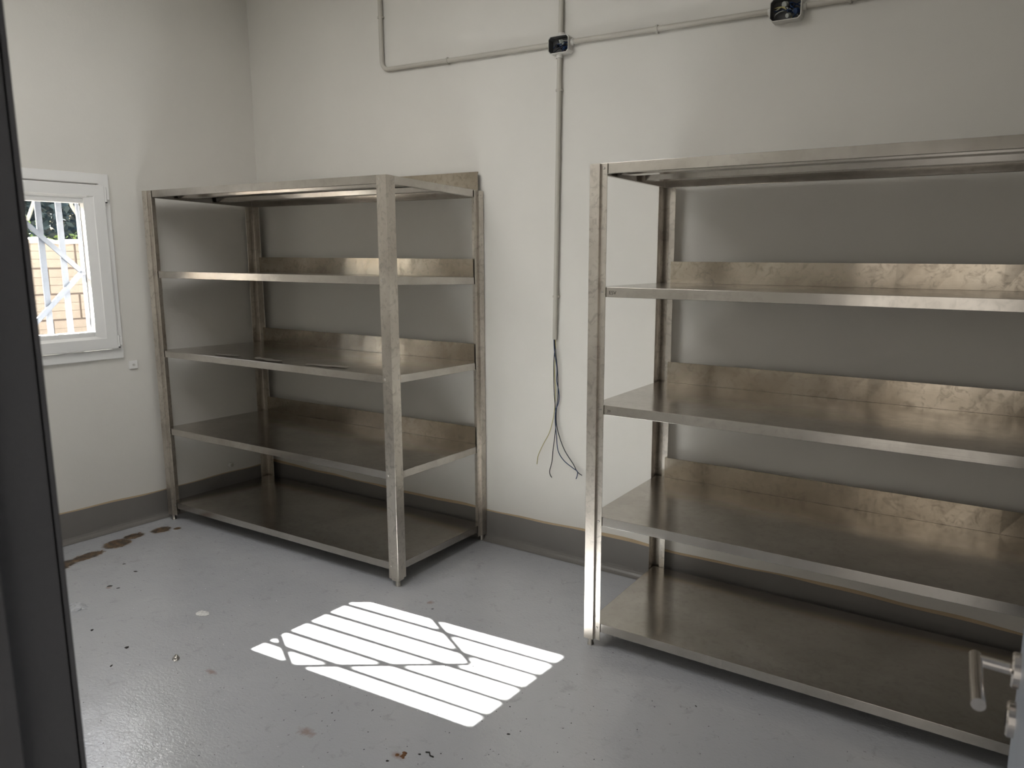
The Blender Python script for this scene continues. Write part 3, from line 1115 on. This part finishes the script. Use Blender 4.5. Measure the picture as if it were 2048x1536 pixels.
for i in range(kk + 1):
    y = -3.2 + 5.4 * i / kk
    zt = 1.630 + 0.010 * math.sin(i * 1.3) + 0.006 * math.sin(i * 2.9)
    zb_ = 1.600 + 0.006 * math.sin(i * 2.1)
    vs += [(-0.155, y, zb_), (0.012, y, zb_), (0.010, y, zt - 0.008), (-0.07, y, zt + 0.006), (-0.152, y, zt - 0.008)]
for i in range(kk):
    for j in range(5):
        fs.append((i * 5 + j, i * 5 + (j + 1) % 5, (i + 1) * 5 + (j + 1) % 5, (i + 1) * 5 + j))
cap.add(vs, fs).build('coping', M_CAP, bw)


def leaves(mb, c, r, k, size, rnd_):
    for _ in range(k):
        while True:
            p = Vector((rnd_.uniform(-1, 1), rnd_.uniform(-1, 1), rnd_.uniform(-1, 1)))
            if p.length < 1:
                break
        p = Vector((c[0] + p.x * r[0], c[1] + p.y * r[1], c[2] + p.z * r[2]))
        d = Vector((rnd_.gauss(0, 1), rnd_.gauss(0, 1), rnd_.gauss(-0.3, 0.6))).normalized()
        s_ = d.cross(Vector((rnd_.gauss(0, 1), rnd_.gauss(0, 1), rnd_.gauss(0, 1)))).normalized()
        L_ = size * rnd_.uniform(0.6, 1.3)
        mb.add([p, p + d * L_ * 0.5 + s_ * L_ * 0.28, p + d * L_, p + d * L_ * 0.5 - s_ * L_ * 0.28], [(0, 1, 2, 3)])


def tree(x, y, trunk, crowns, label, mat, leaf=0.07, dens=1.0, seed=1):
    rnd_ = random.Random(seed)
    root = empty('tree', (x, y, -0.06))
    tag(root, label, 'tree', 'trees beyond the garden wall')
    t = MB()
    for pts, r0, r1 in trunk:
        sp = smooth(pts, 4)
        t.tube(sp, r0, 8, True, [r0 + (r1 - r0) * i / (len(sp) - 1) for i in range(len(sp))])
    t.build('trunk', M_BARK, root)
    l = MB()
    for c, r in crowns:
        leaves(l, c, r, int(dens * 900 * r[0] * r[1] * r[2] * 8 + 60), leaf, rnd_)
    lo_ = l.build('foliage', mat, root)
    lo_['kind'] = 'stuff'
    return root


tree(-3.1, 0.02, [([(0, 0, 0), (0.02, 0.0, 0.9), (0, 0.0, 1.72)], 0.028, 0.022), ([(0, 0, 1.70), (0, -0.10, 1.85), (0, -0.19, 2.10), (0, -0.20, 2.6)], 0.018, 0.011),
                  ([(0, 0, 1.70), (0, 0.08, 1.84), (0, 0.17, 2.12), (0, 0.21, 2.6)], 0.018, 0.011)],
     [((-0.2, 0, 2.75), (0.4, 0.5, 0.25))], 'slim pale tree with a forked trunk beyond the garden wall', M_LEAF, 0.05, 0.6, 2)
tree(-3.4, 0.62, [([(0, 0.08, 0), (0, 0.06, 1.0), (0, 0.05, 1.75), (0, -0.05, 2.05), (0, -0.09, 2.7)], 0.026, 0.012)],
     [((-0.2, -0.05, 2.85), (0.4, 0.4, 0.25))], 'slim pale tree with one leaning stem beyond the garden wall', M_LEAF, 0.05, 0.6, 3)
tree(-5.2, 0.3, [([(0, 0, 0), (0, 0.05, 1.5), (0, 0, 3.0)], 0.09, 0.05)],
     [((0, 0.0, 2.7), (0.8, 1.5, 1.1)), ((0, 1.2, 2.3), (0.7, 1.0, 1.2)), ((0, -1.0, 2.3), (0.7, 1.1, 1.3))], 'broad dark tree behind the two slim trees', M_LEAF2, 0.10, 0.55, 5)
tree(-8.0, 2.6, [([(0, 0, 0), (0, 0.05, 2), (0, 0, 4)], 0.12, 0.06)],
     [((0, 0, 3.0), (1.0, 2.2, 2.2)), ((0.3, -2.4, 2.4), (1.0, 2.0, 2.0)), ((0.3, 2.4, 2.4), (1.0, 2.0, 2.0))], 'tall dark tree furthest beyond the garden wall', M_LEAF2, 0.14, 0.35, 6)
hb = empty('hedge', (-2.35, 0.3, -0.06))
tag(hb, 'low leafy hedge growing just behind the garden wall', 'hedge')
hl = MB()
rh = random.Random(9)
for i in range(22):
    y = -2.2 + i * 0.2
    leaves(hl, (rh.uniform(-.05, .05), y, 1.45 + rh.uniform(-0.05, 0.13)), (0.22, 0.2, 0.26 + rh.uniform(-.05, .06)), 260, 0.045, rh)
ho_ = hl.build('foliage', M_LEAF, hb)
ho_['kind'] = 'stuff'
hs = MB()
for i in range(12):
    y = -2.1 + i * 0.36
    hs.tube([(0, y, 0), (rh.uniform(-.05, .05), y + rh.uniform(-.06, .06), 1.4)], 0.010, 6)
hs.build('stems', M_BARK, hb)['kind'] = 'stuff'
